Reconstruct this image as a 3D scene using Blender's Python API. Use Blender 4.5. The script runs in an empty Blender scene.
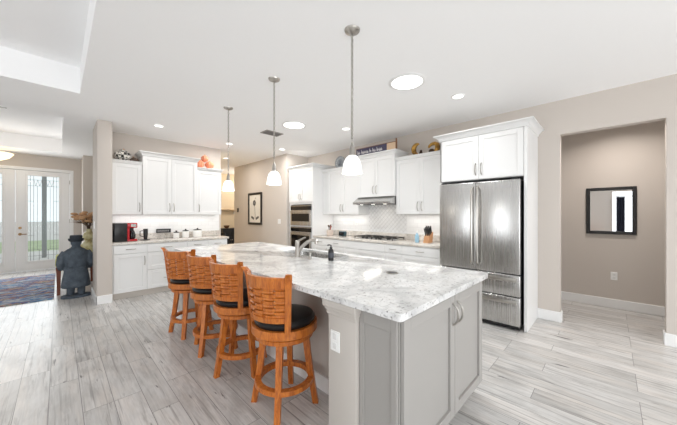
import bpy, bmesh, math, random
from mathutils import Vector, Matrix
PI = math.pi
R = math.radians
S = bpy.context.scene
COL = S.collection
random.seed(7)

# ------------------------------------------------------------------ camera, world, daylight, exposure
cam = bpy.data.objects.new('camera', bpy.data.cameras.new('camera'))
COL.objects.link(cam)
cam.location = (0, 0, 1.37)
cam.rotation_euler = (R(90), 0, R(44.6 - 90))
cam.data.sensor_width = 36
cam.data.lens = 36 * 276 / 677
cam.data.shift_y = 2 / 677
cam.data.clip_start = 0.05
cam.data.clip_end = 200
S.camera = cam

W = bpy.data.worlds.new('daylight')
S.world = W
W.use_nodes = True
W.node_tree.nodes['Background'].inputs[0].default_value = (0.92, 0.96, 1.0, 1)
W.node_tree.nodes['Background'].inputs[1].default_value = 1.4

S.view_settings.view_transform = 'Standard'
S.view_settings.look = 'None'
S.view_settings.gamma = 1
S.view_settings.use_curve_mapping = False
S.view_settings.exposure = -0.30
S.cycles.max_bounces = 10
S.cycles.diffuse_bounces = 7
S.cycles.glossy_bounces = 5
S.cycles.transmission_bounces = 8
S.cycles.sample_clamp_indirect = 6


def area(name, loc, rot, sx, sy, power, color=(1, 1, 1), shape='RECTANGLE', spread=180):
    l = bpy.data.lights.new(name, 'AREA')
    l.shape = shape
    l.size = sx
    l.size_y = sy
    l.energy = power
    l.color = color
    l.spread = R(spread)
    o = bpy.data.objects.new(name, l)
    o.location = loc
    o.rotation_euler = rot
    COL.objects.link(o)
    return o


def point(name, loc, power, color, r=0.05):
    l = bpy.data.lights.new(name, 'POINT')
    l.energy = power
    l.color = color
    l.shadow_soft_size = r
    o = bpy.data.objects.new(name, l)
    o.location = loc
    COL.objects.link(o)
    return o


# daylight through the living room's sliding doors (rear wall) and windows (left wall)
area('rear_slider_daylight', (0.4, -4.42, 1.25), (R(90), 0, 0), 6.4, 2.1, 238, (0.94, 0.97, 1.0))
area('left_window_daylight', (-5.42, -1.55, 1.35), (R(90), 0, R(-90)), 3.0, 2.0, 48, (0.92, 0.96, 1.0))
area('left_slider_daylight', (-5.42, 2.9, 1.25), (R(90), 0, R(-90)), 3.0, 2.1, 62, (0.92, 0.96, 1.0))
area('front_door_daylight', (-0.7, 9.85, 1.3), (R(-90), 0, 0), 1.5, 2.0, 34, (0.92, 0.97, 1.0))
# sun tubes
for q, (x, y) in enumerate(((2.677, 1.587), (2.678, 3.653))):
    area('sun_tube_light', (x, y, 2.79), (0, 0, 0), 0.34, 0.34, 17, (0.95, 0.98, 1.0), 'DISK', 150)
# living-room and foyer ceiling fixtures
point('foyer_lamp', (-0.62, 8.6, 2.3), 12, (1, 0.93, 0.84), 0.12)
point('hall_lamp', (4.6, 8.9, 2.3), 34, (1, 0.91, 0.8), 0.1)
area('alcove_can_light', (4.98, -0.1, 2.79), (0, 0, 0), 0.3, 0.3, 19, (1, 0.93, 0.87), 'DISK', 140)

# ------------------------------------------------------------------ materials
def lin(h):
    def f(c):
        c /= 255
        return c / 12.92 if c <= 0.04045 else ((c + 0.055) / 1.055) ** 2.4
    return (f(h[0]), f(h[1]), f(h[2]), 1)


def mat(name, rgb, rough=0.5, metal=0.0, **kw):
    m = bpy.data.materials.new(name)
    m.use_nodes = True
    b = m.node_tree.nodes['Principled BSDF']
    b.inputs['Base Color'].default_value = lin(rgb)
    b.inputs['Roughness'].default_value = rough
    b.inputs['Metallic'].default_value = metal
    for k, v in kw.items():
        b.inputs[k.replace('_', ' ')].default_value = v
    return m


class NT:
    """short node helper"""
    def __init__(s, m):
        s.m = m
        s.t = m.node_tree
        s.b = s.t.nodes['Principled BSDF']

    def n(s, typ, **kw):
        nd = s.t.nodes.new(typ)
        for k, v in kw.items():
            if hasattr(nd, k) and not isinstance(getattr(nd, k), bpy.types.bpy_prop_collection):
                setattr(nd, k, v)
            else:
                nd.inputs[k.replace('_', ' ')].default_value = v
        return nd

    def l(s, a, b):
        s.t.links.new(a, b)

    def coord(s, scale=(1, 1, 1), rot=(0, 0, 0), loc=(0, 0, 0)):
        tc = s.n('ShaderNodeTexCoord')
        mp = s.n('ShaderNodeMapping')
        mp.inputs['Scale'].default_value = scale
        mp.inputs['Rotation'].default_value = rot
        mp.inputs['Location'].default_value = loc
        s.l(tc.outputs['Object'], mp.inputs['Vector'])
        return mp.outputs['Vector']

    def noise(s, vec, scale, detail=4, rough=0.55, dist=0.0):
        nd = s.n('ShaderNodeTexNoise')
        nd.inputs['Scale'].default_value = scale
        nd.inputs['Detail'].default_value = detail
        nd.inputs['Roughness'].default_value = rough
        nd.inputs['Distortion'].default_value = dist
        s.l(vec, nd.inputs['Vector'])
        return nd.outputs['Fac']

    def ramp(s, fac, stops):
        r = s.n('ShaderNodeValToRGB')
        e = r.color_ramp.elements
        while len(e) < len(stops):
            e.new(0.5)
        for el, (p, c) in zip(e, stops):
            el.position = p
            el.color = lin(c) if max(c) > 1 else (c[0], c[1], c[2], 1)
        s.l(fac, r.inputs['Fac'])
        return r.outputs['Color']

    def mix(s, fac, a, b, mode='MIX'):
        m = s.n('ShaderNodeMix', data_type='RGBA', blend_type=mode)
        for sock, v in ((m.inputs[0], fac), (m.inputs[6], a), (m.inputs[7], b)):
            if isinstance(v, (int, float)):
                sock.default_value = v
            elif isinstance(v, tuple):
                sock.default_value = lin(v) if max(v) > 1 else (v[0], v[1], v[2], 1)
            else:
                s.l(v, sock)
        return m.outputs[2]

    def bump(s, h, strength=0.2, dist=0.002):
        b = s.n('ShaderNodeBump')
        b.inputs['Strength'].default_value = strength
        b.inputs['Distance'].default_value = dist
        s.l(h, b.inputs['Height'])
        s.l(b.outputs['Normal'], s.b.inputs['Normal'])

    def color(s, c):
        s.l(c, s.b.inputs['Base Color'])


def brick(t, vec, w, h, mortar, off=0.5, c1=(0, 0, 0), c2=(1, 1, 1), cm=(0.5, 0.5, 0.5), freq=2):
    bn = t.n('ShaderNodeTexBrick', offset=off, offset_frequency=freq)
    bn.inputs['Scale'].default_value = 1
    bn.inputs['Brick Width'].default_value = w
    bn.inputs['Row Height'].default_value = h
    bn.inputs['Mortar Size'].default_value = mortar
    bn.inputs['Mortar Smooth'].default_value = 0.1
    for k, c in (('Color1', c1), ('Color2', c2), ('Mortar', cm)):
        bn.inputs[k].default_value = lin(c) if max(c) > 1 else (c[0], c[1], c[2], 1)
    t.l(vec, bn.inputs['Vector'])
    return bn


def paint(name, rgb, rough=0.6, bump=0.05, scale=90):
    m = mat(name, rgb, rough)
    t = NT(m)
    v = t.coord()
    f = t.noise(v, scale, 3)
    t.bump(f, bump, 0.002)
    return m


MW = paint('wall_paint_greige', (202, 194, 186), 0.7, 0.08)
MCREAM = paint('hall_paint_cream', (232, 215, 186), 0.7, 0.08)
MCEIL = paint('ceiling_paint', (250, 250, 250), 0.8, 0.12, 60)
MTRIM = paint('white_trim_paint', (236, 236, 235), 0.35, 0.01)
MCAB = paint('white_cabinet_paint', (230, 230, 229), 0.32, 0.01)
MISL = paint('grey_cabinet_paint', (162, 159, 155), 0.38, 0.01)
MPOST = paint('island_wall_paint', (194, 188, 181), 0.6, 0.06)
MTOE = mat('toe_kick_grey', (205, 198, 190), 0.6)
MNI = mat('brushed_nickel', (176, 172, 166), 0.3, 1.0)
MBLK = mat('black_plastic', (22, 22, 24), 0.35)
MBLKW = mat('black_wood', (24, 22, 21), 0.45)
MDGREY = mat('dark_grey_metal', (62, 62, 64), 0.45, 0.6)
MWPL = mat('white_plastic', (240, 240, 238), 0.4)
MRED = mat('red_gloss', (176, 24, 34), 0.25)
MIRON = mat('black_iron', (30, 28, 26), 0.55)

# stainless steel, vertical brush
MSS = mat('stainless_steel', (196, 195, 193), 0.27, 1.0)
t = NT(MSS)
v = t.coord((60, 60, 0.5))
f = t.noise(v, 3.0, 2)
rr = t.n('ShaderNodeMapRange')
rr.inputs['To Min'].default_value = 0.24
rr.inputs['To Max'].default_value = 0.30
t.l(f, rr.inputs['Value'])
t.l(rr.outputs[0], t.b.inputs['Roughness'])
wv = t.coord((3.2, 3.2, 0.06))
t.bump(t.noise(wv, 1.3, 0), 0.2, 0.03)

# floor: wood-look porcelain planks running along Y
MFLOOR = mat('wood_look_tile', (205, 203, 200), 0.3)
t = NT(MFLOOR)
tc = t.n('ShaderNodeTexCoord')
sx = t.n('ShaderNodeSeparateXYZ')
t.l(tc.outputs['Object'], sx.inputs[0])
cx = t.n('ShaderNodeCombineXYZ')
t.l(sx.outputs['Y'], cx.inputs['X'])
t.l(sx.outputs['X'], cx.inputs['Y'])
mp = t.n('ShaderNodeMapping')
mp.inputs['Location'].default_value = (0.15, 0.05, 0)
t.l(cx.outputs[0], mp.inputs['Vector'])
bk = brick(t, mp.outputs['Vector'], 0.915, 0.168, 0.0018, 0.37, freq=3)
# per plank shade
pl = t.ramp(bk.outputs['Color'], [(0.0, (198, 197, 195)), (0.5, (213, 212, 210)), (1.0, (224, 222, 220))])
# shift grain per plank
shift = t.n('ShaderNodeVectorMath', operation='MULTIPLY_ADD')
t.l(bk.outputs['Color'], shift.inputs[0])
shift.inputs[1].default_value = (7.3, 3.1, 5.0)
t.l(mp.outputs['Vector'], shift.inputs[2])


def stretched(scale):
    m2 = t.n('ShaderNodeMapping')
    m2.inputs['Scale'].default_value = scale
    t.l(shift.outputs[0], m2.inputs['Vector'])
    return m2.outputs['Vector']


g1 = t.noise(stretched((1.6, 14, 1)), 1.6, 6, 0.65, 0.6)
g2 = t.noise(stretched((2.2, 30, 1)), 2.0, 5, 0.6, 0.3)
g3 = t.noise(stretched((0.9, 5.0, 1)), 1.5, 4, 0.6, 1.2)
c = t.mix(t.ramp(g2, [(0.35, (0, 0, 0)), (0.75, (1, 1, 1))]), pl, (178, 176, 174), 'MIX')
c = t.mix(0.75, pl, c)
dk = t.ramp(g1, [(0.54, (0, 0, 0)), (0.70, (0.6, 0.6, 0.6))])
c = t.mix(dk, c, (134, 131, 129))
wr = t.ramp(g3, [(0.45, (0, 0, 0)), (0.75, (0.5, 0.5, 0.5))])
c = t.mix(wr, c, (214, 204, 194))
mix_a = t.noise(stretched((2.5, 16, 1)), 1.5, 3, 0.5, 0.8)
kn = t.ramp(mix_a, [(0.66, (0, 0, 0)), (0.74, (1, 1, 1))])
c = t.mix(kn, c, (96, 93, 91))
st1 = t.noise(stretched((0.55, 26, 1)), 1.7, 4, 0.55, 0.5)
c = t.mix(t.ramp(st1, [(0.56, (0, 0, 0)), (0.66, (0.62, 0.62, 0.62))]), c, (122, 118, 115))
cl = t.noise(stretched((1.0, 2.2, 1)), 2.4, 5, 0.6, 0.5)
c = t.mix(t.ramp(cl, [(0.47, (0, 0, 0)), (0.72, (0.5, 0.5, 0.5))]), c, (146, 143, 140))
c = t.mix(bk.outputs['Fac'], c, (118, 116, 114))
t.color(c)
t.bump(bk.outputs['Fac'], -0.35, 0.002)

# granite
def granite(name, base, vein, warm, speck):
    m = mat(name, base, 0.12)
    m.node_tree.nodes['Principled BSDF'].inputs['Specular IOR Level'].default_value = 0.55
    t = NT(m)
    v = t.coord()
    a = t.noise(v, 2.6, 8, 0.62, 1.6)
    b = t.noise(v, 7.5, 6, 0.7, 0.9)
    s_ = t.noise(v, 55, 3, 0.6)
    s2 = t.noise(v, 24, 4, 0.65, 0.4)
    c = t.mix(t.ramp(a, [(0.42, (0, 0, 0)), (0.62, (0.85, 0.85, 0.85))]), base, vein)
    c = t.mix(t.ramp(b, [(0.5, (0, 0, 0)), (0.72, (0.75, 0.75, 0.75))]), c, warm)
    c = t.mix(t.ramp(s2, [(0.55, (0, 0, 0)), (0.72, (0.7, 0.7, 0.7))]), c, vein)
    c = t.mix(t.ramp(s_, [(0.57, (0, 0, 0)), (0.68, (0.8, 0.8, 0.8))]), c, speck)
    t.color(c)
    return m


MGR = granite('white_granite', (230, 230, 229), (182, 182, 182), (214, 211, 207), (110, 106, 104))
MGR2 = granite('warm_granite', (226, 221, 214), (184, 178, 170), (212, 198, 182), (112, 102, 94))


def tile(name, w, h, mort, rot, c1, c2, cm, plane):
    m = mat(name, c1, 0.18)
    t = NT(m)
    tc = t.n('ShaderNodeTexCoord')
    sp = t.n('ShaderNodeSeparateXYZ')
    t.l(tc.outputs['Object'], sp.inputs[0])
    cb = t.n('ShaderNodeCombineXYZ')
    t.l(sp.outputs[plane], cb.inputs['X'])
    t.l(sp.outputs['Z'], cb.inputs['Y'])
    mp = t.n('ShaderNodeMapping')
    mp.inputs['Rotation'].default_value = (0, 0, rot)
    t.l(cb.outputs[0], mp.inputs['Vector'])
    b = brick(t, mp.outputs['Vector'], w, h, mort, 0.5 if rot == 0 else 0.0, c1, c2, cm)
    t.color(b.outputs['Color'])
    t.bump(b.outputs['Fac'], -0.3, 0.002)
    return m


MSUBX = tile('subway_tile_back', 0.152, 0.076, 0.002, 0, (236, 236, 235), (232, 232, 231), (220, 219, 218), 'X')
MSUBY = tile('subway_tile_range', 0.152, 0.076, 0.002, 0, (236, 236, 235), (232, 232, 231), (220, 219, 218), 'Y')
MDIA = tile('diamond_tile', 0.062, 0.062, 0.003, R(45), (236, 236, 235), (230, 230, 230), (190, 189, 188), 'Y')

# honey oak for the stools
MOAK = mat('honey_oak', (186, 106, 44), 0.33)
t = NT(MOAK)
v = t.coord((9, 9, 2.2))
g = t.noise(v, 4.5, 6, 0.6, 1.0)
t.color(t.ramp(g, [(0.3, (140, 70, 24)), (0.5, (186, 104, 38)), (0.72, (208, 130, 56))]))
MLEA = mat('black_leather', (20, 19, 20), 0.35)
t = NT(MLEA)
t.bump(t.noise(t.coord(), 120, 3), 0.15, 0.002)

# rug
MRUG = mat('woven_rug', (90, 110, 150), 0.95)
t = NT(MRUG)
v = t.coord((1.0, 2.8, 1))
a = t.noise(v, 2.4, 4, 0.7, 0.4)
c = t.ramp(a, [(0.30, (44, 80, 140)), (0.40, (96, 150, 190)), (0.45, (214, 208, 200)), (0.49, (84, 116, 172)), (0.525, (62, 84, 128)), (0.56, (176, 120, 98)),
               (0.60, (190, 176, 158)), (0.65, (58, 122, 138)), (0.76, (44, 60, 100))])
w2 = t.noise(t.coord((4, 26, 1)), 3, 3, 0.7)
c = t.mix(t.ramp(w2, [(0.52, (0, 0, 0)), (0.72, (0.45, 0.45, 0.45))]), c, (60, 92, 140))
t.color(c)
t.bump(w2, 0.6, 0.006)

MGLASS = mat('door_glass', (245, 250, 248), 0.04, 0, Transmission_Weight=1.0, IOR=1.1)
MCLEAR = mat('clear_glass', (250, 252, 252), 0.02, 0, Transmission_Weight=1.0, IOR=1.3)
MLEAD = mat('lead_came', (142, 144, 144), 0.4, 0.8)
MMIR = mat('mirror_silver', (238, 238, 238), 0.01, 1.0)
MBRASS = mat('antique_brass', (140, 112, 78), .35, 1.0)
MSTONE = mat('slate_blue_stone', (66, 76, 86), 0.75)
t = NT(MSTONE)
t.color(t.ramp(t.noise(t.coord(), 9, 6, 0.7), [(0.3, (50, 58, 68)), (0.6, (78, 88, 98)), (0.8, (104, 112, 118))]))
t.bump(t.noise(t.coord(), 40, 4), 0.4, 0.006)
MOG = mat('ovenglass', (18, 18, 20), 0.08)
MGRASS = mat('lawn', (118, 140, 88), 0.9)
t = NT(MGRASS)
t.color(t.ramp(t.noise(t.coord(), 3, 6), [(0.3, (140, 156, 118)), (0.7, (178, 188, 156))]))
MCONC = paint('driveway_concrete', (196, 194, 190), 0.8)


def emis(name, rgb, strength):
    m = mat(name, rgb, 0.4)
    b = m.node_tree.nodes['Principled BSDF']
    b.inputs['Emission Color'].default_value = lin(rgb)
    b.inputs['Emission Strength'].default_value = strength
    return m


MEM = emis('lamp_lens', (255, 253, 248), 3.0)
MSHADE = emis('opal_shade_glass', (250, 250, 248), 0.75)
MBOWL = emis('amber_bowl_glass', (255, 236, 200), 1.3)
MLED = emis('led_lens', (255, 250, 240), 4.0)

# ------------------------------------------------------------------ mesh helpers
class MB:
    def __init__(s):
        s.b = bmesh.new()

    def box(s, x0, x1, y0, y1, z0, z1, bev=0.0, seg=1):
        vs = bmesh.ops.create_cube(s.b, size=1)['verts']
        for v in vs:
            v.co = Vector(((x0 + x1) / 2 + v.co.x * (x1 - x0), (y0 + y1) / 2 + v.co.y * (y1 - y0), (z0 + z1) / 2 + v.co.z * (z1 - z0)))
        if bev > 0:
            es = list({e for v in vs for e in v.link_edges})
            bmesh.ops.bevel(s.b, geom=es, offset=bev, segments=seg, affect='EDGES', profile=0.5)
        return s

    def prism(s, poly, z0, z1, bev=0.0):
        lo = [s.b.verts.new((x, y, z0)) for x, y in poly]
        hi = [s.b.verts.new((x, y, z1)) for x, y in poly]
        n = len(poly)
        s.b.faces.new(lo[::-1])
        top = s.b.faces.new(hi)
        for i in range(n):
            s.b.faces.new((lo[i], lo[(i + 1) % n], hi[(i + 1) % n], hi[i]))
        if bev > 0:
            bmesh.ops.bevel(s.b, geom=list(top.edges), offset=bev, segments=2, affect='EDGES', profile=0.5)
        return s

    def sweep(s, rings, closed_path=False, cap=True):
        """rings: list of lists of points, same length, closed around"""
        rv = [[s.b.verts.new(p) for p in r] for r in rings]
        n = len(rv[0])
        m = len(rv)
        for i in range(m if closed_path else m - 1):
            a, c = rv[i], rv[(i + 1) % m]
            for j in range(n):
                s.b.faces.new((a[j], a[(j + 1) % n], c[(j + 1) % n], c[j]))
        if cap and not closed_path:
            s.b.faces.new(rv[0][::-1])
            s.b.faces.new(rv[-1])
        return s

    def lathe(s, prof, c=(0, 0, 0), seg=28, sx=1.0, sy=1.0, axis='z', closed=False):
        rings = []
        for r, z in prof:
            ring = []
            for i in range(seg):
                a = 2 * PI * i / seg
                p = (max(r, 0.0004) * math.cos(a) * sx, max(r, 0.0004) * math.sin(a) * sy, z)
                if axis == 'x':
                    p = (p[2], p[0], p[1])
                elif axis == 'y':
                    p = (p[0], p[2], p[1])
                ring.append((p[0] + c[0], p[1] + c[1], p[2] + c[2]))
            rings.append(ring)
        return s.sweep(rings, closed_path=closed)

    def cyl(s, c, r, h, axis='z', seg=20):
        return s.lathe([(r, 0), (r, h)], c, seg, axis=axis)

    def tube(s, pts, rad, seg=8, flat=1.0):
        P = [Vector(p) for p in pts]
        rings = []
        up = Vector((0, 0, 1))
        prev = None
        for i, p in enumerate(P):
            d = (P[min(i + 1, len(P) - 1)] - P[max(i - 1, 0)]).normalized()
            if prev is None:
                ref = up if abs(d.z) < 0.9 else Vector((1, 0, 0))
                a = d.cross(ref).normalized()
            else:
                a = (prev - d * prev.dot(d)).normalized()
            prev = a
            b = d.cross(a).normalized()
            r = rad[i] if isinstance(rad, (list, tuple)) else rad
            rings.append([p + a * (r * math.cos(2 * PI * k / seg)) + b * (r * flat * math.sin(2 * PI * k / seg)) for k in range(seg)])
        return s.sweep(rings)

    def ball(s, c, r, sx=1, sy=1, sz=1, seg=16):
        n = max(6, seg // 2)
        return s.lathe([(r * math.sin(PI * i / n), -r * sz * math.cos(PI * i / n)) for i in range(n + 1)], c, seg, sx, sy)

    def torus(s, c, R0, r, axis='z', seg=24, sub=8, sx=1, sz=1, rot=None):
        rings = []
        for i in range(seg):
            a = 2 * PI * i / seg
            ring = []
            for j in range(sub):
                q = 2 * PI * j / sub
                rr_ = R0 + r * math.cos(q)
                p = Vector((rr_ * math.cos(a) * sx, rr_ * math.sin(a), r * math.sin(q) * sz))
                if axis == 'x':
                    p = Vector((p.z, p.x, p.y))
                elif axis == 'y':
                    p = Vector((p.x, p.z, p.y))
                if rot:
                    p = rot @ p
                ring.append(p + Vector(c))
            rings.append(ring)
        return s.sweep(rings, closed_path=True)

    def build(s, name, m, parent=None, ang=35, loc=None):
        bmesh.ops.recalc_face_normals(s.b, faces=s.b.faces)
        me = bpy.data.meshes.new(name)
        s.b.to_mesh(me)
        s.b.free()
        me.materials.append(m)
        for p in me.polygons:
            p.use_smooth = True
        me.set_sharp_from_angle(angle=R(ang))
        o = bpy.data.objects.new(name, me)
        COL.objects.link(o)
        if parent:
            o.parent = parent
        if loc:
            o.location = loc
        return o


def tag(o, label=None, cat=None, group=None, kind=None):
    for k, v in (('label', label), ('category', cat), ('group', group), ('kind', kind)):
        if v:
            o[k] = v
    return o


def thing(name, label, cat, loc=(0, 0, 0), rz=0, group=None):
    o = bpy.data.objects.new(name, None)
    o.empty_display_size = 0.1
    COL.objects.link(o)
    o.location = loc
    o.rotation_euler = (0, 0, rz)
    return tag(o, label, cat, group)


def struct(name, mb, m):
    return tag(mb.build(name, m), kind='structure')


def copy_tree(o, parent=None):
    c = o.copy()
    COL.objects.link(c)
    if parent:
        c.parent = parent
    for ch in list(o.children):
        copy_tree(ch, c)
    return c


def arc(c, r, a0, a1, n):
    return [(c[0] + r * math.cos(a0 + (a1 - a0) * i / n), c[1] + r * math.sin(a0 + (a1 - a0) * i / n)) for i in range(n + 1)]


def rrect(x0, x1, y0, y1, r, n=6):
    return (arc((x1 - r, y0 + r), r, -PI / 2, 0, n) + arc((x1 - r, y1 - r), r, 0, PI / 2, n) +
            arc((x0 + r, y1 - r), r, PI / 2, PI, n) + arc((x0 + r, y0 + r), r, PI, 1.5 * PI, n))


# ------------------------------------------------------------------ the setting
CH = 2.82      # ceiling height
XR = 4.47      # range wall
YB = 6.20      # back wall
XL, YR = -5.5, -4.5
struct('floor', MB().box(XL - .2, 6.6, YR - .2, 10.15, -0.1, 0), MFLOOR)

c = MB()
T1 = (-4.4, 0.18, -3.4, 4.53)
T2 = (-2.4, 0.05, 5.83, 9.2)
zt = CH + 0.31
def slab(x0, x1, y0, y1): c.box(x0, x1, y0, y1, CH, zt + .05)
slab(XL - .2, T1[0], YR - .2, 10.15)
slab(T1[0], T1[1], YR - .2, T1[2])
slab(T1[0], T1[1], T1[3], T2[2])
slab(T1[0], T2[0], T2[2], 10.15)
slab(T2[0], T2[1], T2[3], 10.15)
slab(T2[1], T1[1], T2[2], 10.15)
slab(T1[1], 6.6, YR - .2, 10.15)
c.box(T1[0], T1[1], T1[2], T1[3], zt, zt + .05)
c.box(T2[0], T2[1], T2[2], T2[3], zt, zt + .05)
struct('ceiling', c, MCEIL)

# right (range) wall with the opening to the alcove
OY0, OY1, OZ = -0.416, 0.458, 2.385
w = MB()
w.box(XR, XR + .11, OY1, 5.6, 0, CH)
w.box(XR, XR + .11, OY0, OY1, OZ, CH)
w.box(XR, XR + .11, YR, OY0, 0, CH)
struct('wall_right', w, MW)
struct('wall_alcove', MB().box(5.72, 5.8, -2.5, 2.5, 0, CH).box(XR + .11, 5.72, 2.4, 2.5, 0, CH).box(XR + .11, 5.72, -2.5, -2.4, 0, CH), MW)
struct('wall_oven_side', MB().box(3.93, XR, 5.49, 5.6, 0, CH), MW)
struct('wall_hall_right', MB().box(3.81, 3.93, 5.49, 8.28, 0, CH), MW)
struct('wall_back', MB().box(0.59, 2.54, YB, YB + .12, 0, CH), MW)
struct('wall_pillar', MB().box(0.41, 0.59, 5.545, YB + .12, 0, CH, 0.008, 2), MW)
struct('wall_hall_left', MB().box(2.42, 2.54, YB + .12, 9.8, 0, CH), MCREAM)
struct('wall_hall_far', MB().box(2.42, 6.5, 9.8, 9.9, 0, CH).box(6.4, 6.5, 5.6, 9.8, 0, CH), MCREAM)
struct('wall_foyer_right', MB().box(0.42, 1.6, 9.2, 10.0, 0, CH), MW)
DX0, DX1 = -1.68, 0.235          # rough opening for the pair of front doors
struct('wall_front', MB().box(DX1, 2.42, 10.0, 10.12, 0, CH).box(DX0, DX1, 10.0, 10.12, 2.47, CH).box(-2.8, DX0, 10.0, 10.12, 0, CH), MW)
struct('wall_foyer_left', MB().box(-2.9, -2.8, 5.7, 10.12, 0, CH).box(XL, -2.8, 5.7, 5.8, 0, CH), MW)
w = MB()   # left wall of the living room with a window and a sliding door opening
w.box(XL - .1, XL, YR, -3.05, 0, CH).box(XL - .1, XL, -0.22, 1.4, 0, CH).box(XL - .1, XL, 4.4, 5.8, 0, CH)
w.box(XL - .1, XL, -3.05, -0.22, 0, 0.35).box(XL - .1, XL, -3.05, -0.22, 2.35, CH).box(XL - .1, XL, 1.4, 4.4, 2.4, CH)
struct('wall_left', w, MW)
w = MB()
w.box(XL, -2.8, YR - .1, YR, 0, CH).box(3.6, 6.6, YR - .1, YR, 0, CH).box(-2.8, 3.6, YR - .1, YR, 2.4, CH)
struct('wall_rear', w, MW)

def bb(name, *boxes):
    m = MB()
    for b in boxes:
        m.box(*b, 0, 0.13, 0.004, 1)
    struct(name, m, MTRIM)

t_ = .016
bb('baseboard_right', (XR - t_, XR, OY1 - t_, 0.69), (XR, XR + .11, OY1 - t_, OY1 - .001), (XR - t_, XR, YR, OY0 + t_), (XR, XR + .11, OY0 + .001, OY0 + t_))
bb('baseboard_alcove', (5.72 - t_, 5.72, -2.4, 2.4))
bb('baseboard_pillar', (0.41 - t_, 0.59, 5.545 - t_, 5.544), (0.41 - t_, 0.409, 5.545 - t_, YB + .12))
bb('baseboard_foyer', (0.42 - t_, 0.42, 9.2 - t_, 10), (0.42 - t_, 1.6, 9.2 - t_, 9.2))
bb('baseboard_hall', (3.81 - t_, 3.81, 5.49 - t_, 8.28), (2.54, 6.4, 9.8 - t_, 9.8))

# front doors: frame, two leaves with leaded glass
f = MB()
f.box(DX0 - .07, DX0 + .03, 9.985, 10.13, 0, 2.439, .004).box(DX1 - .03, DX1 + .04, 9.985, 10.13, 0, 2.439, .004).box(DX0 - .07, DX1 + .04, 9.985, 10.13, 2.44, 2.512, .004)
struct('trim_1', f, MTRIM)


def leaf(name, x0, x1, hinge):
    m = MB()
    gx0, gx1, gz0, gz1 = x0 + .185, x1 - .185, .235, 2.32
    y0, y1 = 10.01, 10.055
    m.box(x0, gx0, y0, y1, .015, 2.435, .002).box(gx1, x1, y0, y1, .015, 2.435, .002)
    m.box(gx0, gx1, y0, y1, .015, gz0).box(gx0, gx1, y0, y1, gz1, 2.435)
    d = tag(m.build(name, MTRIM), kind='structure')
    m = MB()
    q = .028
    m.box(gx0 - q, gx0 + .01, 9.995, 10.03, gz0 - q, gz1 + q, .004).box(gx1 - .01, gx1 + q, 9.995, 10.03, gz0 - q, gz1 + q, .004)
    m.box(gx0, gx1, 9.995, 10.03, gz0 - q, gz0 + .01, .004).box(gx0, gx1, 9.995, 10.03, gz1 - .01, gz1 + q, .004)
    m.build('glass_frame', MTRIM, d)
    MB().box(gx0, gx1, 10.03, 10.036, gz0, gz1).build('glass_pane', MGLASS, d)
    m = MB()
    gw, gh = gx1 - gx0, gz1 - gz0
    def bar(a0, b0, a1, b1, r=.006):
        m.tube([(gx0 + a0 * gw, 10.026, gz0 + b0 * gh), (gx0 + a1 * gw, 10.026, gz0 + b1 * gh)], r * .7, 6)
    for a in (.09, .19, .81, .91):
        bar(a, 0, a, 1)
    for b_ in (.06, .13, .88, .95, .30, .70):
        bar(0, b_, 1, b_) if b_ not in (.30, .70) else (bar(0, b_, .19, b_), bar(.81, b_, 1, b_))
    bar(.36, .0, .36, .13); bar(.64, 0, .64, .13)
    for k in range(5):
        bar(.19 + k * .124, .95, .252 + k * .124, .88, .005)
        bar(.252 + k * .124, .88, .314 + k * .124, .95, .005)
    bar(.3, .13, .3, .88, .005); bar(.7, .13, .7, .88, .005)
    m.build('leaded_pattern', MLEAD, d)
    if hinge != 'r':
        return d
    hx = x0 + .07
    m = MB()
    m.cyl((hx, 9.985, .90), .03, .026, 'y')
    m.tube([(hx, 9.985, .90), (hx, 9.955, .90), (hx + (.11 if hinge == 'r' else -.11), 9.95, .90)], .011, 8)
    m.build('door_handle', MBRASS, d)
    MB().cyl((hx, 9.988, 1.05), .028, .024, 'y').build('deadbolt', MBRASS, d)
    if hinge == 'r':
        m = MB()
        for z in (.25, 1.2, 2.2):
            m.cyl((x1 + .003, 10.0, z - .05), .008, .1)
        m.build('hinge', MNI, d)
    return d


leaf('door_1', -0.715, 0.2, 'r')
leaf('door_2', -1.64, -0.725, 'l')
struct('ground', MB().box(-30, 30, 10.15, 15.5, -.1, -.02).box(-60, 60, 22, 80, -.1, -.03), MCONC)
tag(MB().box(-60, 60, 15.5, 22, -.1, -.03).build('lawn', MGRASS), 'green front lawn seen through the leaded door glass', 'lawn', kind='stuff')
struct('porch_pillar', MB().box(-.38, -.27, 13.0, 13.11, -.02, 3.0, .01), mat('porch_grey', (150, 152, 152), .7))

# tile backsplashes
struct('trim_2', MB().box(.59, 2.50, YB - .012, YB, 1.02, 1.38), MSUBX)
m = MB()
m.box(XR - .012, XR, 1.73, 2.645, 1.02, 1.40).box(XR - .012, XR, 3.515, 4.57, 1.02, 1.40)
struct('trim_3', m, MSUBY)
struct('trim_4', MB().box(XR - .014, XR, 2.645, 3.515, 1.02, 1.72), MDIA)

# ------------------------------------------------------------------ cabinets
def handle(parent, x, z, length, vert, y=-.021):
    m = MB()
    n = 8
    pts = []
    for i in range(n + 1):
        u = -1 + 2 * i / n
        off = y + .001 - .032 * (1 - abs(u) ** 3.2)
        pts.append((x, off, z + u * length / 2) if vert else (x + u * length / 2, off, z))
    m.tube(pts, .0058, 8)
    return m.build('handle', MNI, parent)


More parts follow.
